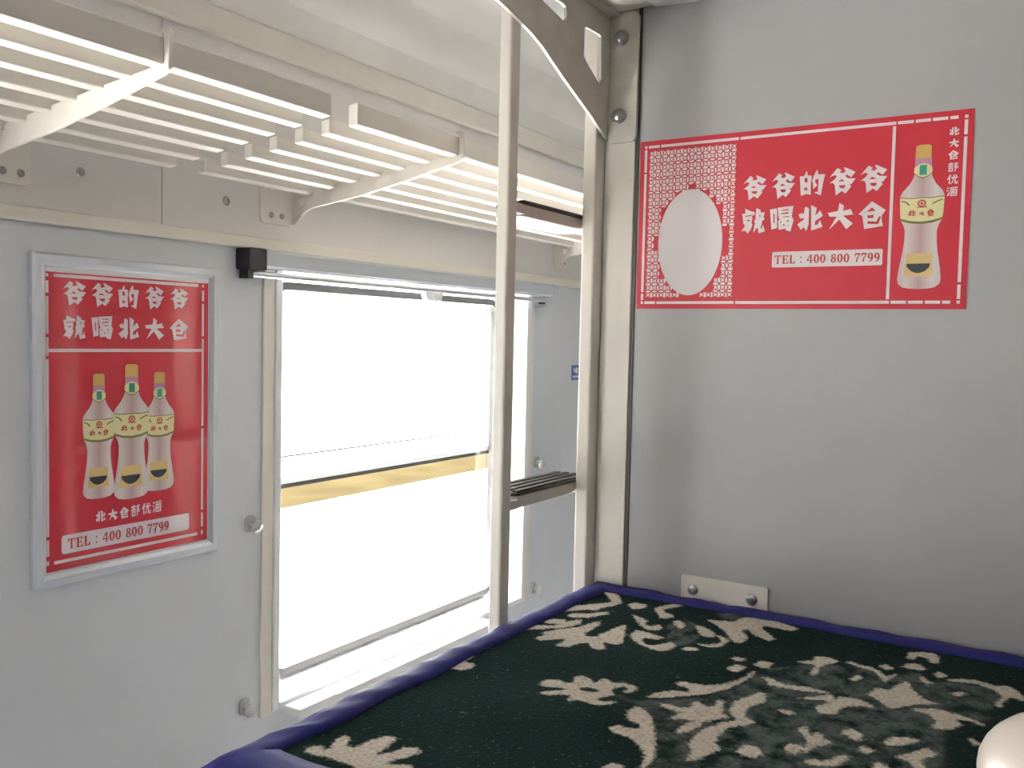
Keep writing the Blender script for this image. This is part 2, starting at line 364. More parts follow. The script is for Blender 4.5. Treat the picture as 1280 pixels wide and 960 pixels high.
GL['ye'] = norm(G(9.6, 1030, 195, [([(440, 230), (537, 122), (583, 148), (560, 172), (600, 182), (635, 158), (610, 118), (630, 115), (755, 165), (700, 228), (645, 195), (630, 220), (668, 240), (755, 240), (700, 310), (678, 300), (700, 335), (630, 415), (585, 385), (512, 440), (500, 320), (478, 295), (437, 300), (505, 250), (525, 215), (495, 205)],
    [[(540, 278), (582, 250), (625, 275)], [(552, 322), (632, 318), (620, 350), (600, 358), (562, 350)]])]))
GL['de'] = norm(G(10.667, 994, 205, [([(62, 170), (118, 165), (150, 95), (165, 120), (163, 155), (212, 155), (218, 200), (205, 250), (205, 415), (145, 405), (75, 430)], [[(125, 190), (162, 190), (162, 250), (125, 250)], [(120, 320), (160, 318), (158, 355), (120, 360)]]),
    ([(218, 245), (240, 170), (285, 78), (302, 105), (300, 142), (392, 138), (365, 260), (335, 425), (245, 383), (298, 372), (308, 205), (275, 205), (258, 235), (290, 290), (235, 340), (232, 250)], [])]))
GL['bei'] = norm(G(10.667, 994, 205, [([(50, 680), (70, 660), (120, 660), (130, 590), (145, 570), (185, 590), (180, 800), (150, 890), (115, 840), (82, 875), (35, 805), (110, 745), (120, 720), (70, 725)], []),
    ([(212, 550), (285, 585), (265, 690), (330, 620), (362, 690), (265, 760), (258, 810), (295, 808), (325, 745), (357, 835), (212, 885)], [])]))
GL['da'] = norm(G(9.6, 1030, 195, [([(45, 685), (168, 660), (185, 565), (237, 595), (228, 660), (318, 635), (348, 700), (228, 715), (345, 805), (265, 875), (185, 760), (60, 880), (150, 725), (70, 728)], [])]))
GL['cang'] = norm(G(9.6, 1030, 195, [([(412, 698), (575, 542), (740, 645), (690, 712), (690, 755), (705, 832), (480, 870), (460, 720), (440, 705)],
    [[(508, 668), (575, 615), (620, 655)], [(520, 710), (595, 700), (592, 738), (520, 742)], [(520, 775), (625, 782), (662, 716), (682, 724), (650, 810), (520, 808)]])]))
GL['jiu'] = norm(G(11.3, 922, 215, [([(70, 600), (118, 585), (115, 520), (200, 560), (240, 565), (245, 600), (205, 630), (215, 660), (200, 715), (215, 745), (195, 800), (150, 870), (115, 830), (60, 835), (115, 760), (90, 735), (80, 640)], [[(115, 625), (228, 602), (228, 614), (115, 638)], [(135, 685), (180, 675), (175, 695), (140, 700)]]),
    ([(255, 610), (270, 510), (325, 540), (330, 575), (385, 575), (365, 640), (385, 670), (345, 690), (345, 720), (325, 800), (345, 790), (360, 740), (385, 835), (300, 865), (285, 780), (220, 860), (250, 720), (238, 700), (258, 660)], [[(310, 600), (335, 625), (312, 640)]])]))
GL['he'] = norm(G(11.3, 922, 215, [([(455, 540), (545, 525), (556, 530), (556, 800), (475, 820)], [[(505, 600), (522, 600), (520, 730), (505, 730)]]),
    ([(566, 515), (788, 487), (765, 640), (790, 685), (745, 850), (670, 825), (690, 805), (578, 825), (570, 700), (590, 680), (575, 640)], [[(615, 545), (720, 532), (718, 550), (615, 555)], [(618, 592), (718, 575), (715, 597), (618, 607)], [(640, 640), (725, 632), (725, 645), (640, 650)], [(600, 700), (620, 705), (605, 740)], [(690, 690), (725, 690), (710, 720)], [(630, 765), (655, 740), (670, 768)], [(705, 750), (718, 770), (705, 772)]])]))
GL['bu'] = grid([(([(22, 0), (36, 0), (36, 10), (56, 8), (56, 20), (44, 22), (42, 36), (58, 34), (58, 46), (2, 50), (2, 39), (20, 37), (14, 24), (4, 25), (4, 14), (22, 11)]), [[(26, 23), (33, 22), (32, 35), (30, 36)]]), ([(10, 55), (52, 52), (50, 92), (52, 98), (10, 100)], [[(22, 68), (38, 66), (37, 84), (22, 86)]]),
    ([(64, 6), (98, 2), (88, 30), (99, 50), (90, 70), (76, 66), (76, 98), (65, 102)], [[(75, 18), (84, 16), (78, 32)], [(76, 42), (86, 50), (80, 58), (76, 56)]])])
GL['you'] = grid([([(24, 0), (38, 6), (28, 30), (28, 100), (14, 96), (15, 48), (2, 56), (0, 46)], []), ([(36, 28), (54, 26), (55, 2), (68, 4), (67, 25), (98, 22), (98, 36), (80, 38), (80, 82), (88, 82), (92, 66), (100, 74), (99, 98), (68, 98), (67, 40), (64, 40), (54, 84), (36, 100), (34, 90), (48, 72), (52, 41), (36, 42)], []), ([(76, 2), (92, 10), (88, 20), (74, 14)], [])])
GL['jiu2'] = grid([([(4, 4), (22, 10), (20, 22), (2, 18)], []), ([(0, 34), (18, 38), (17, 50), (0, 48)], []), ([(4, 98), (10, 66), (24, 56), (20, 98)], []), ([(28, 6), (100, 0), (100, 13), (28, 19)], []), ([(32, 26), (98, 22), (94, 98), (32, 100)], [[(43, 40), (52, 38), (48, 58), (43, 60)], [(60, 38), (68, 37), (68, 52), (60, 53)], [(76, 38), (85, 37), (84, 60), (76, 58)], [(44, 70), (84, 68), (83, 74), (44, 76)], [(44, 82), (83, 80), (82, 87), (44, 88)]])])
def ell(cx, cy, rx, ry, n=20, rot=0):
    return [(cx + rx * math.cos(2 * math.pi * i / n), cy + ry * math.sin(2 * math.pi * i / n)) for i in range(n)]
GL['T'] = grid([([(0, 0), (100, 0), (100, 30), (90, 30), (84, 11), (62, 11), (62, 90), (76, 100), (24, 100), (38, 90), (38, 11), (16, 11), (10, 30), (0, 30)], [])])
GL['E'] = grid([([(0, 0), (92, 0), (94, 28), (82, 26), (72, 10), (42, 10), (42, 44), (66, 42), (70, 30), (78, 30), (78, 66), (70, 66), (66, 54), (42, 54), (42, 90), (72, 90), (88, 70), (100, 70), (94, 100), (0, 100), (12, 90), (12, 10)], [])])
GL['L'] = grid([([(0, 0), (58, 0), (46, 10), (46, 90), (70, 90), (88, 66), (100, 66), (94, 100), (0, 100), (14, 90), (14, 10)], [])])
GL[':'] = grid([(ell(50, 30, 26, 11), []), (ell(50, 84, 26, 11), [])])
GL['4'] = grid([([(54, 0), (80, 0), (80, 62), (100, 62), (100, 74), (80, 74), (80, 90), (92, 100), (42, 100), (54, 90), (54, 74), (0, 74), (0, 62)], [[(54, 22), (54, 62), (18, 62)]])])
GL['0'] = grid([(ell(50, 50, 50, 51), [ell(50, 50, 16, 40)])])
GL['8'] = grid([(ell(50, 26, 40, 26), [ell(50, 26, 13, 15)]), (ell(50, 73, 48, 28), [ell(50, 73, 15, 17)])])
GL['7'] = grid([([(4, 0), (100, 0), (100, 10), (60, 60), (52, 100), (26, 100), (36, 60), (76, 18), (24, 18), (14, 36), (4, 36)], [])])
GL['9'] = grid([(ell(48, 34, 47, 34), [ell(48, 34, 15, 23)]), ([(70, 50), (97, 40), (92, 70), (70, 92), (30, 101), (20, 92), (58, 80)], [])])

class Flat:
    """flat printing on a wall: collects polygons in (u, v) of the wall plane, builds one mesh"""
    def __init__(self, to3): self.bm = bmesh.new(); self.to3 = to3; self.uv = None
    def poly(self, outer, holes=(), off=0.0):
        loops = [list(outer)] + [list(h) for h in holes]; flat = [p for l in loops for p in l]
        tri = tessellate_polygon([[Vector((p[0], p[1], 0)) for p in l] for l in loops])
        vs = [self.bm.verts.new(self.to3(p[0], p[1], off)) for p in flat]
        for t in tri:
            try: self.bm.faces.new([vs[i] for i in t])
            except ValueError: pass
    def rect(self, u0, v0, u1, v1, off=0.0): self.poly([(u0, v0), (u1, v0), (u1, v1), (u0, v1)], (), off)
    def glyph(self, key, u0, v0, u1, v1, off=0.0):
        f = lambda p: (u0 + p[0] * (u1 - u0), v0 + p[1] * (v1 - v0))
        for o, hs in GL[key]: self.poly([f(p) for p in o], [[f(p) for p in h] for h in hs], off)
    def build(self, name, m, parent):
        me = bpy.data.meshes.new(name); self.bm.to_mesh(me); self.bm.free(); me.materials.append(m)
        o = bpy.data.objects.new(name, me); link(o, parent); return o
def phone(fl, u0, v0, u1, v1, off):
    # TEL : 400 800 7799 set in a bold roman
    seq = [('T', 1.0), ('E', .95), ('L', .9), (' ', .45), (':', .4), (' ', .45), ('4', .85), ('0', .8), ('0', .8), (' ', .5), ('8', .8), ('0', .8), ('0', .8), (' ', .5), ('7', .78), ('7', .78), ('9', .78), ('9', .78)]
    tot = sum(wd + 0.1 for _, wd in seq); k = (u1 - u0) / tot; x = u0
    for ch, wd in seq:
        if ch != ' ': fl.glyph(ch, x, v0, x + wd * k, v1, off)
        x += (wd + 0.1) * k

def bottle(parent, to3, cx, v0, hgt, wid, base):
    """the printed picture of a bottle; base = print layer"""
    L = lambda k: base + k * 0.00018
    f = lambda p: (cx + p[0] * wid, v0 + p[1] * hgt)
    half = [(-.36, 0.005), (-.46, .03), (-.485, .06), (-.46, .13), (-.385, .26), (-.36, .33), (-.355, .40), (-.39, .44), (-.455, .475), (-.47, .52), (-.49, .60), (-.49, .645), (-.45, .675), (-.30, .725), (-.22, .765), (-.185, .80), (-.18, .85), (-.19, .86)]
    body = half + [(-x, y) for x, y in reversed(half)] + [(.2, -.004), (0, -.008), (-.2, -.004)]
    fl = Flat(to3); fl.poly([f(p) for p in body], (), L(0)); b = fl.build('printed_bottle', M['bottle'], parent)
    me = b.data; uvl = me.uv_layers.new(name='UVMap'); us = [v.co.dot(Vector(to3.u)) for v in me.vertices]; a0, a1 = min(us), max(us)
    for lp in me.loops: uvl.data[lp.index].uv = ((us[lp.vertex_index] - a0) / (a1 - a0), 0.5)
    def part(name, m, polys, k):
        q = Flat(to3)
        for o, hs in polys: q.poly([f(p) for p in o], [[f(p) for p in h] for h in hs], L(k))
        return q.build(name, M[m], b)
    part('printed_cap', 'gold', [([(-.185, .905), (.175, .905), (.17, .99), (.10, 1.0), (-.10, 1.0), (-.18, .99)], [])], 1)
    part('printed_neck_band', 'lilac', [([(-.185, .855), (.18, .855), (.18, .904), (-.185, .904)], [])], 1)
    part('printed_neck_label', 'label', [([(-.2, .80), (-.1, .775), (0, .766), (.1, .775), (.2, .80), (.2, .84), (.1, .865), (0, .872), (-.1, .865), (-.2, .84)], [])], 2)
    part('printed_neck_border', 'olive', [([(-.2, .80), (-.1, .775), (0, .766), (.1, .775), (.2, .80), (.2, .806), (.1, .783), (0, .774), (-.1, .783), (-.2, .806)], [])], 3)
    part('printed_neck_stamp', 'green', [([(-.08, .79), (.08, .79), (.08, .858), (-.08, .858)], [])], 4)
    part('printed_label', 'label', [([(-.458, .475), (-.25, .455), (0, .448), (.25, .455), (.458, .475), (.478, .53), (.49, .60), (.488, .64), (.2, .632), (0, .635), (-.2, .632), (-.488, .64), (-.49, .60), (-.478, .53)], [])], 1)
    part('printed_label_border', 'olive', [([(-.458, .475), (-.25, .455), (0, .448), (.25, .455), (.458, .475), (.464, .492), (.25, .472), (0, .465), (-.25, .472), (-.464, .492)], []), ([(-.488, .634), (-.2, .626), (0, .629), (.2, .626), (.488, .634), (.488, .640), (.2, .632), (0, .635), (-.2, .632), (-.488, .640)], []),
        ([(-.46, .61), (-.36, .60), (-.28, .575), (-.27, .59), (-.34, .608), (-.45, .618)], []), ([(.46, .61), (.36, .60), (.22, .58), (.24, .594), (.34, .608), (.45, .618)], [])], 2)
    part('printed_emblem', 'redink', [(ell(0, .592, .095, .026), [ell(0, .592, .062, .017)]), (ell(0, .592, .034, .010), []), ([(-.12, .562), (.12, .562), (.11, .568), (-.11, .568)], [])], 3)
    q = Flat(to3)
    for key, a, c, d, e in (('bei', -.30, .505, -.12, .55), ('da', -.06, .505, .07, .537), ('cang', .12, .50, .28, .55)):
        p0, p1 = f((a, c)), f((d, e)); q.glyph(key, p0[0], p0[1], p1[0], p1[1], L(3))
    q.build('printed_name', M['redink'], b)
    part('printed_lower_label', 'gold2', [([(-.345, .085), (.30, .085), (.27, .245), (-.29, .245)], [])], 1)
    part('printed_bowl', 'ink', [([(-.29, .172), (.24, .172), (.22, .145), (.13, .118), (.02, .106), (-.08, .106), (-.18, .120), (-.27, .147)], [])], 2)
    return b

class SignPlane:                                  # the partition, facing -X; u runs to the right in the photograph
    u = (0, -1, 0)
    def __call__(self, u, v, off): return Vector((XP - 0.0016 - off, -u, v))
class PosterPlane:
    u = (1, 0, 0)
    def __call__(self, u, v, off): return Vector((u, WY - 0.0075 - off, v))
def sp(px, py): v = at(0, XP - 0.0015, px, py); return (-v.y, v.z)
def pp(px, py): v = at(1, WY - 0.008, px, py); return (v.x, v.z)
def bbox(fn, x0, y0, x1, y1):
    a, b, c, d = fn(x0, (y0 + y1) / 2), fn(x1, (y0 + y1) / 2), fn((x0 + x1) / 2, y0), fn((x0 + x1) / 2, y1)
    return a[0], d[1], b[0], c[1]

# ---------------------------------------------------------------- red sign on the partition
S0, S1, T0, T1 = -0.8175, -0.1875, 1.6875, 2.036
root = box('advertising_sign', M['red'], None, XP - 0.0013, XP, -S1, -S0, T0, T1)
tag(root, 'red and white landscape advertising sticker stuck on the grey partition above the bed', 'sign')
PL = SignPlane()
fl = Flat(PL); wl, ins = 0.0055, 0.0125
ux = lambda px: sp(px, 260)[0]
uL, uR, vB, vT = S0 + ins, S1 - ins, T0 + ins, T1 - ins
def hseg(v, a, b): fl.rect(a, v - wl / 2, b, v + wl / 2)
def vseg(u, a, b): fl.rect(u - wl / 2, a, u + wl / 2, b)
uM = ux(1114); uP = ux(921)
g = 0.003
for v in (vT, vB):
    hseg(v, uL - wl / 2, uL + wl / 2); hseg(v, uL + wl, uL + .030)
    hseg(v, uL + .030 + g, uP); hseg(v, uP + g, uM + wl / 2)
    n = 4; d = (uR - wl - uM - wl) / 3.6
    x = uM + wl
    for k in (1, .95, .95, .55): hseg(v, x, x + d * k - g); x += d * k
    hseg(v, uR - wl / 2, uR + wl / 2)
vseg(uL, vB + .022, vT - .055); vseg(uL, vT - .052, vT - wl); vseg(uL, vB + wl, vB + .019)
vseg(uR, vB + .035, vT - .035); vseg(uR, vT - .031, vT - wl); vseg(uR, vB + wl, vB + .031)
vseg(uM, vB + wl, vT - wl)
fl.build('border_lines', M['print'], root)
# lattice panel: petals and four-point stars
fl = Flat(PL); a0, a1, b0, b1 = uL + .006, uP - .002, vB + .008, vT - .007
nx = 13; cell = (a1 - a0) / nx; ny = int((b1 - b0) / cell); 
MC = sp(862, 303); MRX, MRY = abs(ux(902) - ux(822)) / 2, 0.108
def lens(cx, cy, rx, ry):
    return [(cx - rx, cy), (cx - rx * .5, cy + ry * .75), (cx, cy + ry), (cx + rx * .5, cy + ry * .75), (cx + rx, cy), (cx + rx * .5, cy - ry * .75), (cx, cy - ry), (cx - rx * .5, cy - ry * .75)]
for i in range(nx):
    for j in range(ny):
        cx, cy = a0 + (i + .5) * cell, b1 - (j + .5) * cell
        if ((cx - MC[0]) / (MRX + .006)) ** 2 + ((cy - MC[1]) / (MRY + .006)) ** 2 < 1: continue
        r, q = cell * .44, cell * .13
        fl.poly([(cx + (r if k % 2 == 0 else q) * math.cos(math.pi / 4 + k * math.pi / 4) * (1.12 if k % 2 == 0 else 1), cy + (r if k % 2 == 0 else q) * math.sin(math.pi / 4 + k * math.pi / 4) * (1.12 if k % 2 == 0 else 1)) for k in range(8)])
        if j < ny - 1: fl.poly(lens(cx, cy - cell / 2, cell * .40, cell * (.15 if j % 2 else .20)))
        if i < nx - 1: fl.poly(lens(cx + cell / 2, cy, cell * (.15 if i % 2 else .20), cell * .40))
fl.build('lattice_print', M['print'], root)
fl = Flat(PL); fl.poly(ell(MC[0], MC[1], MRX, MRY, 48)); fl.build('oval_medallion', M['print'], root)
# lettering
fl = Flat(PL)
row1 = [('ye', 929, 219.5, 958, 250), ('ye', 965, 216, 993.5, 248.5), ('de', 999.5, 212.5, 1031, 245), ('ye', 1037, 209.5, 1069.5, 244), ('ye', 1075.5, 206.5, 1109, 241)]
row2 = [('jiu', 927, 260, 956.5, 292), ('he', 962, 258, 992, 290), ('bei', 997, 256.5, 1028.5, 288.5), ('da', 1034.5, 253.5, 1066.5, 287), ('cang', 1073, 251.5, 1107, 286)]
for k, x0, y0, x1, y1 in row1: fl.glyph(k, *bbox(sp, x0, y0, x1, y1))
fl.build('lettering', M['print'], root); fl = Flat(PL)
for k, x0, y0, x1, y1 in row2: fl.glyph(k, *bbox(sp, x0, y0, x1, y1))
fl.build('lettering', M['print'], root); fl = Flat(PL)
col = [('bei', 1186.5, 158, 1199.5, 169.5), ('da', 1186, 173, 1199, 184.5), ('cang', 1185, 187.5, 1198.5, 199.5), ('bu', 1184.5, 203, 1198, 214.5), ('you', 1184, 218, 1197.5, 230), ('jiu2', 1183.5, 233.5, 1197, 245)]
for k, x0, y0, x1, y1 in col: fl.glyph(k, *bbox(sp, x0, y0, x1, y1))
fl.build('lettering', M['print'], root)
u0, v0, u1, v1 = bbox(sp, 965, 313, 1103, 333)
fl = Flat(PL); fl.poly(rrect(u0, u1, v0, v1, .003)); ph = fl.build('phone_panel', M['print'], root)
fl = Flat(PL); phone(fl, u0 + .005, v0 + .0068, u1 - .003, v1 - .0068, 0.0003); fl.build('phone_number', M['redink'], ph)
u0, v0, u1, v1 = bbox(sp, 1124.5, 181, 1181, 360)
bottle(root, PL, (u0 + u1) / 2 - .001, v0, v1 - v0, (u1 - u0), 0.0001)

# ---------------------------------------------------------------- framed poster on the window wall
fx0, fx1, fz0, fz1 = 0.936, 1.349, 1.146, 1.755
root = empty('framed_poster', ((fx0 + fx1) / 2, WY, fz0)); tag(root, 'red upright poster of three bottles in a silver frame on the window wall', 'poster')
bm = bmesh.new()
o_ = [(fx0, fz0), (fx1, fz0), (fx1, fz1), (fx0, fz1)]; wf = 0.024
ringr = [(0.0, WY - .0005), (0.0, WY - .010), (.004, WY - .015), (.015, WY - .014), (wf - .002, WY - .010), (wf, WY - .0075), (wf, WY - .0005)]
rings = []
for ins_, y in ringr:
    rings.append([bm.verts.new((x + (ins_ if x == fx0 else -ins_), y, z + (ins_ if z == fz0 else -ins_))) for x, z in o_])
for A, B in zip(rings, rings[1:] + rings[:1]):
    for k in range(4):
        j = (k + 1) % 4; bm.faces.new((A[k], A[j], B[j], B[k]))
finish('frame', bm, M['frame'], root)
box('paper', M['paper'], root, fx0 + wf + .0005, fx1 - wf - .0005, WY - .0074, WY - .001, fz0 + wf + .0005, fz1 - wf - .0005)
PL = PosterPlane()
qx0, qx1, qz0, qz1 = fx0 + wf + .002, fx1 - wf - .002, fz0 + wf + .003, fz1 - wf - .010
fl = Flat(PL); fl.rect(qx0, qz0, qx1, qz1, .0002); fl.build('red_print', M['red_cov'], root)
fl = Flat(PL); e = .0004
zz1, zz0, xx0, xx1 = qz1 - .006, qz0 + .016, qx0 + .005, qx1 - .014
fl.rect(xx0 + .010, zz1 - .003, xx1 - .012, zz1 + .003, e); fl.rect(xx0 + .010, zz0 - .003, xx1 - .012, zz0 + .003, e)
mid = pp(160, 438)[1]; fl.rect(qx0, mid - .003, xx1, mid + .003, e)
for u in (xx0 - .002, xx1):
    for a, b in ((zz1 - .003, zz1 + .003), (zz1 - .032, zz1 - .010), (mid + .03, zz1 - .038), (mid - .16, mid + .024) if u > 1.2 else (mid - .01, mid + .024), (zz0 + .05, mid - .166) if u > 1.2 else (zz0 + .05, mid - .016), (zz0 + .014, zz0 + .044), (zz0 - .003, zz0 + .006)):
        fl.rect(u - .0026, a, u + .0026, b, e)
fl.build('border_lines', M['print_cov'], root)
fl = Flat(PL); s = 3.2
def zb(k, x0, y0, x1, y1): fl.glyph(k, *bbox(pp, x0 / s, 160 + y0 / s, x1 / s, 160 + y1 / s), e)
for t in (('ye', 252, 613, 345, 712), ('ye', 366, 620, 453, 718), ('de', 473, 628, 556, 723), ('ye', 581, 634, 656, 727), ('ye', 681, 642, 753, 727),
          ('jiu', 251, 748, 343, 845), ('he', 366, 751, 452, 846), ('bei', 474, 757, 557, 847), ('da', 579, 759, 656, 847), ('cang', 678, 763, 753, 849)): zb(*t)
fl.build('lettering', M['print_cov'], root); fl = Flat(PL)
for k, x0, y0, x1, y1 in (('bei', 119.5, 638, 132, 652.5), ('da', 135, 636, 147, 650.5), ('cang', 149.5, 633.5, 161, 648), ('bu', 163.5, 631, 175, 645), ('you', 177.5, 628.5, 188.5, 642.5), ('jiu2', 191, 626, 202, 640)):
    fl.glyph(k, *bbox(pp, x0, y0, x1, y1), e)
fl.build('lettering', M['print_cov'], root)
a_, b_ = pp(77, 681), pp(236.5, 652)
u0, u1 = a_[0], b_[0]; v0, v1 = pp(157, 685)[1] + .0, pp(157, 658)[1] - .0
vm = (pp(77, 681)[1] + pp(236, 652)[1]) / 2
fl = Flat(PL); fl.poly(rrect(u0, u1, vm - .0175, vm + .0175, .006), (), e); ph = fl.build('phone_panel', M['print_cov'], root)
fl = Flat(PL); phone(fl, u0 + .012, vm - .0095, pp(212, 658)[0], vm + .0095, e + .0003); fl.build('phone_number', M['redink'], ph)
for (x0, y0, x1, y1), lay in (((103, 467, 144, 622), .0005), ((180, 465, 218, 612), .0006), ((141, 455, 186, 622), .0022)):
    u0, v0, u1, v1 = bbox(pp, x0, y0, x1, y1); bottle(root, PL, (u0 + u1) / 2, v0, v1 - v0, u1 - u0, lay)

# small blue notice almost hidden by the post
p0, p1 = at(1, WY, 714.5, 456.5), at(1, WY, 714.5, 475)
root = box('notice_sign', M['bluesign'], None, p0.x, p0.x + .075, WY - .002, WY, p1.z, p0.z)
tag(root, 'small blue notice sticker on the window wall, half hidden by the cream post', 'sign')
bm = bmesh.new(); add_box(bm, p0.x + .012, p0.x + .020, WY - .0024, WY - .0019, p0.z - .026, p0.z - .010); add_box(bm, p0.x + .008, p0.x + .062, WY - .0024, WY - .0019, p1.z + .008, p1.z + .016); add_lathe(bm, [(.012, 0), (.012, .0005), (0, .0005)], facing((0, -1, 0), (p0.x + .036, WY - .0019, p0.z - .020)), 16)
finish('pictogram', bm, M['print'], root)

# ---------------------------------------------------------------- ladder
root = empty('ladder', (1.58, 0.91, 0)); tag(root, 'cream bunk ladder with dark ribbed steps beside the cream partition post', 'ladder')
bm = bmesh.new(); add_box(bm, 1.4135, 1.4475, 0.9, 0.925, 0.0, 2.29); finish('post', bm, M['cream'], root, bevel=0.005, seg=3)
for zt in (0.183, 0.750, 1.317, 1.884):
    y0, y1, xl, xr = 0.934, 1.026, 1.512, 1.826
    outl = [(xl + .066, y1), (xl + .040, y1 - .010), (xl + .020, y1 - .028), (xl + .006, y1 - .052), (xl, .960), (xl + .002, .948), (xl + .010, .939), (xl + .024, y0), (xr, y0), (xr, y1)]
    bm = bmesh.new(); add_prism(bm, outl, [], 2, zt - .030, zt - .007); st = finish('step', bm, M['stepmetal'], root, bevel=0.002)
    bm = bmesh.new(); add_prism(bm, outl, [], 2, zt - .0065, zt - .001)
    for k in range(4): add_box(bm, xl + (.022, .008, .022, .062)[k], xr, y0 + .006 + .022 * k, y0 + .018 + .022 * k, zt - .0012, zt + .003)
    finish('tread', bm, M['tread'], st)
    box('lug', M['stepmetal'], st, 1.4385, 1.5155, 0.9255, 0.9405, zt - .028, zt - .009, bevel=.002)
# ---------------------------------------------------------------- upper berth and its bracket
root = empty('berth_bracket', (1.789, 0.86, 2.04)); tag(root, 'cream steel bracket with slots and two dome bolts under the upper berth', 'bracket')
wp = lambda px, py: (at(1, .889, px, py).x, at(1, .889, px, py).z)
low = [wp(*p) for p in ((757, 172), (740, 145.5), (720, 118), (705, 97), (690, 75), (678, 57), (665, 41), (650, 26), (635, 11), (620, -3))]
poly = [(1.7905, low[0][1] - .002)] + low + [(1.26, 2.222), (1.05, 2.245), (0.98, 2.258), (0.98, 2.306), (1.7905, 2.306)]
slot1 = [wp(731, 35), wp(733, 33.5), wp(750, 43), wp(751.5, 46), wp(751.5, 99), wp(749, 103), wp(747, 101), wp(731, 73), wp(730, 70)]
slot2 = [wp(676, -2), wp(704, 25.5), wp(706.5, 25.5), wp(708.5, 22), wp(708, 9), wp(704, 4), wp(692, -3)]
bm = bmesh.new(); add_prism(bm, poly, [slot1, slot2], 1, 0.889, 0.895); web = finish('web_plate', bm, M['bracket'], root, bevel=0.0012)
fp = rrect(0.8235, 0.8885, 2.036, 2.305, .014)
bm = bmesh.new(); add_prism(bm, fp, [], 0, 1.784, 1.7925); finish('mounting_flange', bm, M['bracket'], root, bevel=0.002)
bm = bmesh.new(); add_box(bm, 1.02, 1.782, 0.868, 0.8885, 2.300, 2.306); finish('top_lip', bm, M['rack'], root)
for px, py in ((778, 48.5), (775, 146)):
    p = at(0, 1.784, px, py); bm = bmesh.new()
    add_lathe(bm, [(.009, 0), (.009, .005), (.0155, .0055), (.0155, .008), (.014, .013), (.0105, .0165), (.005, .0188), (0, .0193)], facing((-1, 0, 0), (1.784, p.y, p.z)), 24)
    finish('bolt', bm, M['steel'], root, smooth=True)

root = empty('upper_berth', (1.38, 0.0, 2.31)); tag(root, 'upper berth with blue mattress edge at the top of the picture', 'berth')
box('frame', M['bracket'], root, 0.98, 1.782, -1.05, 0.885, 2.3065, 2.335, bevel=0.003)
bm = bmesh.new(); add_box(bm, 1.0, 1.778, -1.04, 0.872, 2.336, 2.42); finish('mattress', bm, M['mattress'], root, bevel=0.02, seg=3)
# white sheet hanging slightly over the berth's wall side
bm = bmesh.new()
ys = np.linspace(-1.0, 0.835, 40); rows = []
for y in ys:
    wv = .006 * math.sin(y * 17) + .004 * math.sin(y * 41 + 1); edge = max(0, (y - .79) / .045)
    dz = .030 * edge ** 2
    rows.append([bm.verts.new((x, y, z)) for x, z in ((1.40, 2.424), (1.779, 2.424 + dz), (1.789, 2.41), (1.791, 2.35), (1.790, 2.312 + dz + wv * .4), (1.785, 2.303 + dz + wv * .4), (1.74, 2.302 + dz + wv * .3), (1.70, 2.305))])
for A, B in zip(rows, rows[1:]):
    for k in range(len(A) - 1): bm.faces.new((A[k], A[k + 1], B[k + 1], B[k]))
finish('sheet', bm, M['sheet'], root, smooth=True)

# ---------------------------------------------------------------- lower bracket plate on the partition
p0, p1 = at(0, 1.795, 852, 717), at(0, 1.795, 960, 736)
root = empty('mounting_plate', (XP, (p0.y + p1.y) / 2, 1.06)); tag(root, 'cream metal plate with two dark bolts on the partition at bed level', 'bracket')
bm = bmesh.new(); add_prism(bm, rrect(p1.y, p0.y, 1.045, 1.138, .004), [], 0, 1.794, 1.7998); finish('plate', bm, M['cream'], root, bevel=.0015)
for px, py in ((866, 737), (939.5, 749.5)):
    p = at(0, 1.794, px, py); bm = bmesh.new()
    add_lathe(bm, [(.0115, 0), (.0115, .0015), (.0085, .0035), (.0035, .0042), (.0034, .0026), (0, .0026)], facing((-1, 0, 0), (1.794, p.y, p.z)), 20)
    finish('bolt', bm, M['steel'], root)

# ---------------------------------------------------------------- middle berth, blanket
BZ = 1.092; BX0, BX1, BY0, BY1 = 0.735, 1.790, -1.00, 0.892
root = empty('middle_berth', ((BX0 + BX1) / 2, 0, 0.96)); tag(root, 'middle berth bunk under the dark green floral blanket', 'berth')
box('frame', M['bracket'], root, BX0 + .03, BX1 - .005, BY0, BY1 - .02, 0.955, 1.0, bevel=.004)
bm = bmesh.new(); add_box(bm, BX0 + .02, BX1 - .008, BY0, BY1 - .012, 1.0005, 1.078); finish('mattress', bm, M['mattress'], root, bevel=0.018, seg=3)

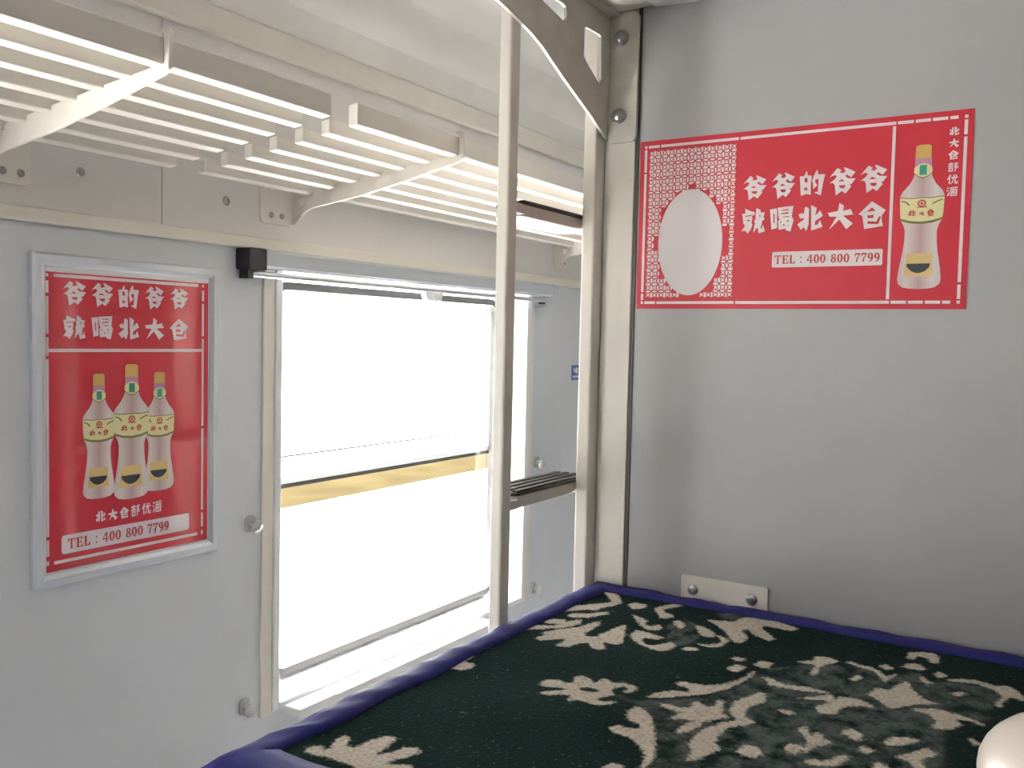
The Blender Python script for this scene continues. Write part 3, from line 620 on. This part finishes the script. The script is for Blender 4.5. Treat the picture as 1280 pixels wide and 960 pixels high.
Z = [  # cream motifs of the blanket, outlined in close-ups (scale, origin, outlines)
 (5.818, 640, 720, [
  [(510,170),(570,105),(620,68),(690,85),(740,95),(780,130),(800,180),(740,205),(640,225),(610,245),(540,230),(480,215),(540,195),(690,180),(730,170),(690,120),(650,95),(610,95),(560,140)],
  [(370,245),(470,195),(540,205),(560,235),(470,240)], [(400,275),(450,260),(560,265),(680,250),(720,265),(560,290),(430,290)], [(230,305),(300,298),(400,305),(380,330),(250,330)],
  [(75,375),(170,340),(300,345),(440,310),(510,300),(500,330),(380,355),(200,370)],
  [(165,430),(240,415),(220,390),(330,370),(480,350),(560,330),(640,310),(640,330),(560,375),(530,390),(540,410),(620,415),(640,395),(720,365),(800,335),(830,340),(805,460),(740,475),(690,455),(660,460),(680,505),(640,518),(590,510),(565,480),(560,460),(480,470),(420,500),(340,500),(310,490),(390,450),(390,435),(300,445),(200,455)],
  [(840,195),(890,175),(980,195),(970,225),(880,235)], [(1030,230),(1090,205),(1180,190),(1250,205),(1180,220),(1100,235),(1110,255),(1180,285),(1150,300),(1080,300)],
  [(860,260),(900,280),(990,310),(960,330),(1000,345),(1070,335),(1100,355),(1060,370),(980,365),(930,335)],
  [(855,400),(900,365),(1000,385),(1110,415),(1060,430),(960,415),(940,440),(1000,475),(1080,465),(1150,445),(1200,470),(1160,505),(1080,520),(990,495),(900,450)], [(1170,318),(1220,312),(1260,340),(1230,365),(1190,345)]]),
 (5.818, 800, 730, [
  [(400,285),(440,290),(520,320),(560,350),(500,360),(440,345)], [(395,390),(430,400),(500,410),(580,400),(590,380),(560,350),(600,355),(640,385),(600,420),(520,435),(430,410)], [(300,440),(340,425),(430,435),(410,455),(330,455)],
  [(480,255),(560,260),(690,270),(740,240),(820,235),(860,245),(1000,265),(1160,315),(1100,330),(1000,315),(900,295),(880,310),(930,340),(990,380),(930,390),(850,360),(820,345),(780,315),(740,325),(790,370),(740,400),(690,400),(660,370),(620,330),(560,290)],
  [(660,520),(700,505),(790,530),(720,545)], [(630,590),(700,565),(770,580),(720,620),(660,610)], [(830,570),(870,540),(980,560),(930,600),(870,590)]]),
 (5.818, 760, 800, [
  [(270,400),(350,355),(480,335),(580,345),(600,320),(520,300),(480,275),(560,270),(700,295),(850,285),(960,260),(1050,210),(1075,200),(1060,235),(980,275),(880,320),(720,360),(560,380),(400,400)],
  [(1120,245),(1160,245),(1280,300),(1280,325),(1180,300)],
  [(130,540),(200,475),(260,500),(320,560),(350,700),(340,830),(290,900),(220,930),(260,860),(270,820),(230,760),(160,700),(90,685),(0,640),(60,615),(140,640),(230,640),(240,615),(150,590)],
  [(370,455),(440,450),(520,480),(600,480),(620,420),(670,430),(710,470),(780,460),(790,415),(850,410),(830,480),(840,530),(880,550),(800,570),(700,590),(660,630),(560,660),(490,665),(520,630),(620,580),(560,570),(440,575),(480,545),(560,515),(480,510),(400,480)],
  [(880,490),(920,420),(1020,380),(1110,340),(1150,370),(1140,430),(1060,450),(1010,480),(1000,550),(1040,570),(1070,600),(960,615),(870,630),(800,680),(780,740),(830,770),(740,800),(640,845),(550,850),(610,800),(585,735),(620,690),(700,640),(830,590),(950,575),(900,540)],
  [(920,780),(1000,735),(1090,750),(1130,800),(1060,825),(990,810)], [(1220,490),(1280,485),(1280,520)], [(1090,920),(1160,900),(1280,910),(1280,960),(1090,960)], [(0,900),(90,880),(120,910),(60,960),(0,960)], [(390,925),(480,910),(600,931),(560,960),(420,960)]]),
 (6.857, 640, 820, [
  [(240,205),(300,175),(400,175),(480,210),(530,200),(540,150),(600,135),(660,160),(720,205),(770,165),(830,165),(860,200),(960,195),(1060,225),(1080,245),(1000,295),(950,290),(1000,245),(940,230),(870,250),(860,300),(900,310),(830,330),(760,350),(720,380),(830,385),(890,375),(870,405),(750,430),(640,400),(600,380),(560,375),(500,390),(465,365),(520,330),(430,320),(330,330),(230,310),(300,285),(440,275),(480,260),(400,250),(260,240)],
  [(740,970),(800,915),(900,895),(960,930),(940,970)]]),
 (5.818, 340, 860, [
  [(230,440),(280,400),(370,395),(380,440),(420,420),(460,350),(530,315),(570,335),(540,400),(620,400),(700,360),(800,320),(900,325),(880,370),(800,420),(740,470),(850,440),(960,400),(1080,400),(1080,440),(960,480),(870,500),(830,530),(940,530),(1020,535),(1010,620),(640,620),(600,550),(520,520),(400,485),(310,465)], [(0,395),(60,395),(50,415),(10,410)]]),
 (6.4, 480, 780, [[(260,360),(360,320),(460,280),(560,240),(660,215),(720,235),(700,260),(620,275),(720,295),(730,320),(640,345),(540,330),(480,340),(400,365)]]),
 (5.332, 960, 780, [
  [(190,240),(310,230),(310,200),(400,205),(480,240),(400,260),(350,275),(320,330),(280,335),(290,300),(320,265),(250,255)], [(0,345),(120,380),(260,400),(400,435),(420,445),(250,425),(100,400),(0,380)],
  [(510,245),(560,240),(620,270),(700,285),(780,340),(790,350),(860,320),(860,335),(770,390),(760,360),(700,310),(600,280)], [(740,270),(790,255),(840,295),(780,300)], [(890,280),(920,250),(1000,245),(1060,295),(1020,305)],
  [(920,200),(940,165),(1040,165),(1120,175),(1145,200),(1130,240),(1070,240),(1080,210),(1000,190),(960,220)], [(540,360),(600,335),(640,350),(580,375)],
  [(660,460),(720,415),(800,430),(870,400),(930,375),(970,430),(1040,490),(1140,520),(1000,525),(880,545),(820,555),(770,520),(720,480)],
  [(180,470),(300,460),(420,450),(450,470),(430,520),(390,590),(340,575),(315,535),(400,510),(400,490),(280,480)], [(390,590),(430,520),(480,465),(560,475),(650,500),(730,555),(640,535),(560,530),(480,550),(460,590)], [(60,560),(120,550),(190,580),(140,600)],
  [(205,690),(250,660),(265,700),(280,735),(350,705),(370,750),(440,770),(380,790),(310,790),(260,835),(230,835),(270,780),(240,730)], [(480,710),(560,690),(630,730),(620,770),(560,755)], [(95,800),(150,775),(240,790),(190,840),(130,830)],
  [(230,880),(290,865),(380,880),(480,845),(560,850),(500,900),(400,910),(300,900)], [(760,780),(840,745),(950,755),(1040,770),(960,790),(830,800)], [(590,810),(650,795),(720,825),(650,840)], [(690,920),(740,885),(830,930),(850,985),(720,985)],
  [(840,855),(930,850),(1040,810),(1140,850),(1030,880),(1060,940),(1000,980),(960,900)]]),
 (6.4, 1080, 790, [
  [(550,330),(610,305),(680,350),(600,365)], [(620,380),(740,365),(900,375),(1040,415),(1180,425),(1280,500),(1280,540),(1180,500),(1120,540),(1090,595),(1040,560),(1110,500),(1040,450),(900,405),(740,390)], [(690,475),(760,465),(850,480),(780,495),(740,505)],
  [(350,610),(450,600),(600,605),(750,650),(860,690),(980,750),(960,760),(850,710),(730,690),(780,745),(720,780),(600,785),(530,770),(580,720),(530,660),(430,625)], [(820,860),(870,850),(940,890),(900,915)], [(440,330),(470,345),(510,390),(560,395),(500,420),(460,380)]])]
DARK = [(6.857, 640, 820, [[(570,255),(640,240),(740,265),(760,285),(680,295),(590,275)]]), (6.4, 1080, 790, [[(420,185),(470,170),(520,190),(500,215),(450,215)]])]
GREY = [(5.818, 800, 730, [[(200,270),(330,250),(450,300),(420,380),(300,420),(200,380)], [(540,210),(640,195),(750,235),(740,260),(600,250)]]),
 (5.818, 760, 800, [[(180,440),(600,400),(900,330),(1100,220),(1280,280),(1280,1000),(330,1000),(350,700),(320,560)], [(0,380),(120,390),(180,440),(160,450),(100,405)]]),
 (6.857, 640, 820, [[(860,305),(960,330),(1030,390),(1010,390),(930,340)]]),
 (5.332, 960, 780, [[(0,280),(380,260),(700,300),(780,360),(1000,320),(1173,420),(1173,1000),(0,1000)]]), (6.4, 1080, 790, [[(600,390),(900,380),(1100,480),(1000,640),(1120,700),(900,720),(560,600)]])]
STEP = 0.0026
gx = np.arange(BX0 + .03, BX1 - .015, STEP); gy = np.arange(BY0 + .03, BY1 - .02, STEP)
PX, PY = np.meshgrid(gx, gy)
def raster(groups):
    acc = np.zeros(PX.shape, bool)
    for s_, ox, oy, polys in groups:
        for pl in polys:
            q = [at(2, BZ, ox + x / s_, oy + y / s_) for x, y in pl]; xs = [v.x for v in q]; ys_ = [v.y for v in q]
            i0, i1 = np.searchsorted(gy, min(ys_)), np.searchsorted(gy, max(ys_)); j0, j1 = np.searchsorted(gx, min(xs)), np.searchsorted(gx, max(xs))
            if i1 <= i0 or j1 <= j0: continue
            X_, Y_ = PX[i0:i1, j0:j1], PY[i0:i1, j0:j1]; ins_ = np.zeros(X_.shape, bool)
            for k in range(len(q)):
                xa, ya, xb, yb = xs[k - 1], ys_[k - 1], xs[k], ys_[k]
                if ya == yb: continue
                c_ = ((ya > Y_) != (yb > Y_)) & (X_ < (xb - xa) * (Y_ - ya) / (yb - ya) + xa); ins_ ^= c_
            acc[i0:i1, j0:j1] |= ins_
    return acc
def blur(a, n=1):
    a = a.astype(float)
    for _ in range(n):
        for ax in (0, 1): a = (np.roll(a, 1, ax) + 2 * a + np.roll(a, -1, ax)) / 4
    return a
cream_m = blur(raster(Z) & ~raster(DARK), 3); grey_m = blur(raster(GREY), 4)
# repeat the figure towards the hidden foot of the bed
cut = int(np.searchsorted(gy, 0.03)); src = cream_m[cut:, :]; srg = grey_m[cut:, :]
k = min(cut, src.shape[0]); cream_m[cut - k:cut, :] = src[:k, :][::-1, ::-1]; grey_m[cut - k:cut, :] = srg[:k, :][::-1, ::-1]
def height(x, y):
    h = .0035 * np.sin(x * 9 + 1) * np.sin(y * 7.5 + .4) + .002 * np.sin(x * 23 + y * 11)
    e = np.minimum(np.minimum(x - BX0, BX1 - x), np.minimum(BY1 - y, y - BY0)); return BZ - .004 + h * np.clip(e / .12, 0, 1)
H = height(PX, PY)
ny_, nx_ = PX.shape
co = np.stack([PX, PY, H], -1).reshape(-1, 3)
idx = np.arange(nx_ * ny_).reshape(ny_, nx_)
fc = np.stack([idx[:-1, :-1], idx[:-1, 1:], idx[1:, 1:], idx[1:, :-1]], -1).reshape(-1, 4)
me = bpy.data.meshes.new('pile'); me.vertices.add(len(co)); me.vertices.foreach_set('co', co.ravel())
me.loops.add(fc.size); me.loops.foreach_set('vertex_index', fc.ravel().astype(np.int32))
me.polygons.add(len(fc)); me.polygons.foreach_set('loop_start', np.arange(0, fc.size, 4, dtype=np.int32)); me.polygons.foreach_set('loop_total', np.full(len(fc), 4, np.int32))
me.polygons.foreach_set('use_smooth', np.ones(len(fc), bool)); me.update(calc_edges=True)
at_ = me.attributes.new('motif', 'FLOAT_COLOR', 'POINT')
rgba = np.stack([cream_m, grey_m, np.zeros_like(grey_m), np.ones_like(grey_m)], -1).astype(np.float32); at_.data.foreach_set('color', rgba.ravel())
def blanket_mat():
    m = bpy.data.materials.new('blanket_pile'); m.use_nodes = True; nt = m.node_tree; b = nt.nodes['Principled BSDF']; N = nt.nodes.new; Lk = nt.links.new
    b.inputs['Roughness'].default_value = 0.95; b.inputs['Sheen Weight'].default_value = 0.02; b.inputs['Sheen Roughness'].default_value = 0.5; b.inputs['Specular IOR Level'].default_value = 0.02
    a = N('ShaderNodeAttribute'); a.attribute_name = 'motif'; s = N('ShaderNodeSeparateColor'); Lk(a.outputs['Color'], s.inputs[0])
    tc = N('ShaderNodeTexCoord'); mp = N('ShaderNodeMapping'); mp.inputs['Scale'].default_value = (1, 1.0, 1); Lk(tc.outputs['Object'], mp.inputs[0])
    n1 = N('ShaderNodeTexNoise'); n1.inputs['Scale'].default_value = 170; n1.inputs['Detail'].default_value = 4; Lk(mp.outputs[0], n1.inputs['Vector'])
    n2 = N('ShaderNodeTexNoise'); n2.inputs['Scale'].default_value = 38; n2.inputs['Detail'].default_value = 5; Lk(mp.outputs[0], n2.inputs['Vector'])
    def math_(op, x, y):
        q = N('ShaderNodeMath'); q.operation = op
        for i, v in enumerate((x, y)):
            if isinstance(v, (int, float)): q.inputs[i].default_value = v
            else: Lk(v, q.inputs[i])
        return q.outputs[0]
    nn = math_('MULTIPLY', math_('SUBTRACT', n1.outputs[0], .5), 1.3)
    c = N('ShaderNodeMapRange'); c.interpolation_type = 'SMOOTHSTEP'; c.inputs['From Min'].default_value = .12; c.inputs['From Max'].default_value = .92; Lk(math_('ADD', s.outputs[0], nn), c.inputs['Value'])
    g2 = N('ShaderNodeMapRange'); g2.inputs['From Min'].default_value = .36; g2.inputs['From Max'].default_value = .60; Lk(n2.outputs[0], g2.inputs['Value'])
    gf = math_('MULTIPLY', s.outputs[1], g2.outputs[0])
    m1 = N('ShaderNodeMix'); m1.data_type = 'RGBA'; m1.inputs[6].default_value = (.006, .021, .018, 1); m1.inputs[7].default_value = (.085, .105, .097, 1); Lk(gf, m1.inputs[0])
    m2 = N('ShaderNodeMix'); m2.data_type = 'RGBA'; m2.inputs[7].default_value = (.54, .49, .415, 1); Lk(c.outputs[0], m2.inputs[0]); Lk(m1.outputs[2], m2.inputs[6])
    v = N('ShaderNodeMapRange'); v.inputs['From Min'].default_value = .3; v.inputs['From Max'].default_value = .7; v.inputs['To Min'].default_value = .72; v.inputs['To Max'].default_value = 1.15; Lk(n1.outputs[0], v.inputs['Value'])
    sc_ = N('ShaderNodeVectorMath'); sc_.operation = 'SCALE'; Lk(m2.outputs[2], sc_.inputs[0]); Lk(v.outputs[0], sc_.inputs['Scale']); Lk(sc_.outputs[0], b.inputs['Base Color'])
    bp = N('ShaderNodeBump'); bp.inputs['Strength'].default_value = .6; bp.inputs['Distance'].default_value = .004; Lk(n1.outputs[0], bp.inputs['Height']); Lk(bp.outputs[0], b.inputs['Normal'])
    return m
M['blanket'] = blanket_mat(); me.materials.append(M['blanket'])
root = empty('blanket', ((BX0 + BX1) / 2, 0, BZ)); tag(root, 'dark green blanket with cream floral pattern and blue satin border spread on the bed', 'blanket')
pile = bpy.data.objects.new('pile', me); link(pile, root)
# blue satin binding: a padded roll round the edge, wider along the left side
def binding():
    bm = bmesh.new(); rnd = random.Random(7)
    wl_, we, wr = .085, .046, .046                      # widths: left side, end, wall side
    def sect(n, w, pucker):                             # cross-section from inner edge over the top to under the outer edge
        return [(w, -.010 + .0), (w - .002, .0015 + pucker * .5), (w * .72, .0055 + pucker), (w * .4, .006 + pucker), (w * .12, .003 + pucker), (-.002, -.003), (.0, -.009), (.006, -.0125)]
    def run(P0, P1, nrm, w, w0, w1, n):
        """P0->P1 outer edge; nrm points inward; mitred ends w0, w1 are the widths of the neighbours"""
        rows = []; d = (P1 - P0)
        Ln = d.length; dn = d / Ln
        for i in range(n + 1):
            t = i / n; pk = .0018 * math.sin(i * .9 + rnd.random() * 1.2) * (.4 + .6 * rnd.random()); wob = .0022 * math.sin(i * .33 + P0.x * 5)
            row = []
            for off, hz in sect(0, w, pk if 0 < i < n else 0):
                f_ = max(off, 0) / w; s0, s1 = w0 * f_, w1 * f_
                p = P0 + dn * (s0 + (Ln - s0 - s1) * t) + nrm * (off + (wob if 0 < i < n else 0))
                row.append(bm.verts.new((p.x, p.y, BZ + hz)))
            rows.append(row)
        for A, B in zip(rows, rows[1:]):
            for k in range(len(A) - 1): bm.faces.new((A[k], A[k + 1], B[k + 1], B[k]))
    V = lambda x, y: Vector((x, y, 0))
    run(V(BX0, BY1), V(BX1, BY1), V(0, -1), we, wl_, wr, 90)
    run(V(BX1, BY1), V(BX1, BY0), V(-1, 0), wr, we, we, 120)
    run(V(BX0, BY0), V(BX0, BY1), V(1, 0), wl_, we, we, 120)
    run(V(BX1, BY0), V(BX0, BY0), V(0, 1), we, wr, wl_, 60)
    bmesh.ops.remove_doubles(bm, verts=bm.verts, dist=.0004)
    return bm
b_ = finish('binding', binding(), M['navy'], root, smooth=True)
sd = b_.modifiers.new('thick', 'SOLIDIFY'); sd.thickness = .003; sd.offset = -1

# ---------------------------------------------------------------- white pillow at the lower right
bm = bmesh.new(); cx, cy, cz, rot_ = 1.0724, -0.1122, BZ + .074, 0.5426; rows = []
NU, NV = 48, 20
for j in range(NV + 1):
    ph_ = -math.pi / 2 + math.pi * j / NV; row = []
    for i in range(NU):
        th = 2 * math.pi * i / NU; sp_ = lambda v, e: math.copysign(abs(v) ** e, v)
        x = .2084 * sp_(math.cos(th), .75) * abs(math.cos(ph_)) ** .6; y = .1714 * sp_(math.sin(th), .75) * abs(math.cos(ph_)) ** .6; z = .0709 * sp_(math.sin(ph_), .9)
        z += .0025 * math.sin(x * 40 + y * 25) * math.cos(ph_)
        row.append(bm.verts.new((cx + x * math.cos(rot_) - y * math.sin(rot_), cy + x * math.sin(rot_) + y * math.cos(rot_), cz + z)))
    rows.append(row)
for A, B in zip(rows, rows[1:]):
    for i in range(NU):
        j = (i + 1) % NU; bm.faces.new((A[i], A[j], B[j], B[i]))
bmesh.ops.remove_doubles(bm, verts=bm.verts, dist=1e-5)
tag(finish('pillow', bm, M['pillow'], None, smooth=True), 'glossy white rounded pillow at the lower right corner on the floral blanket', 'pillow')
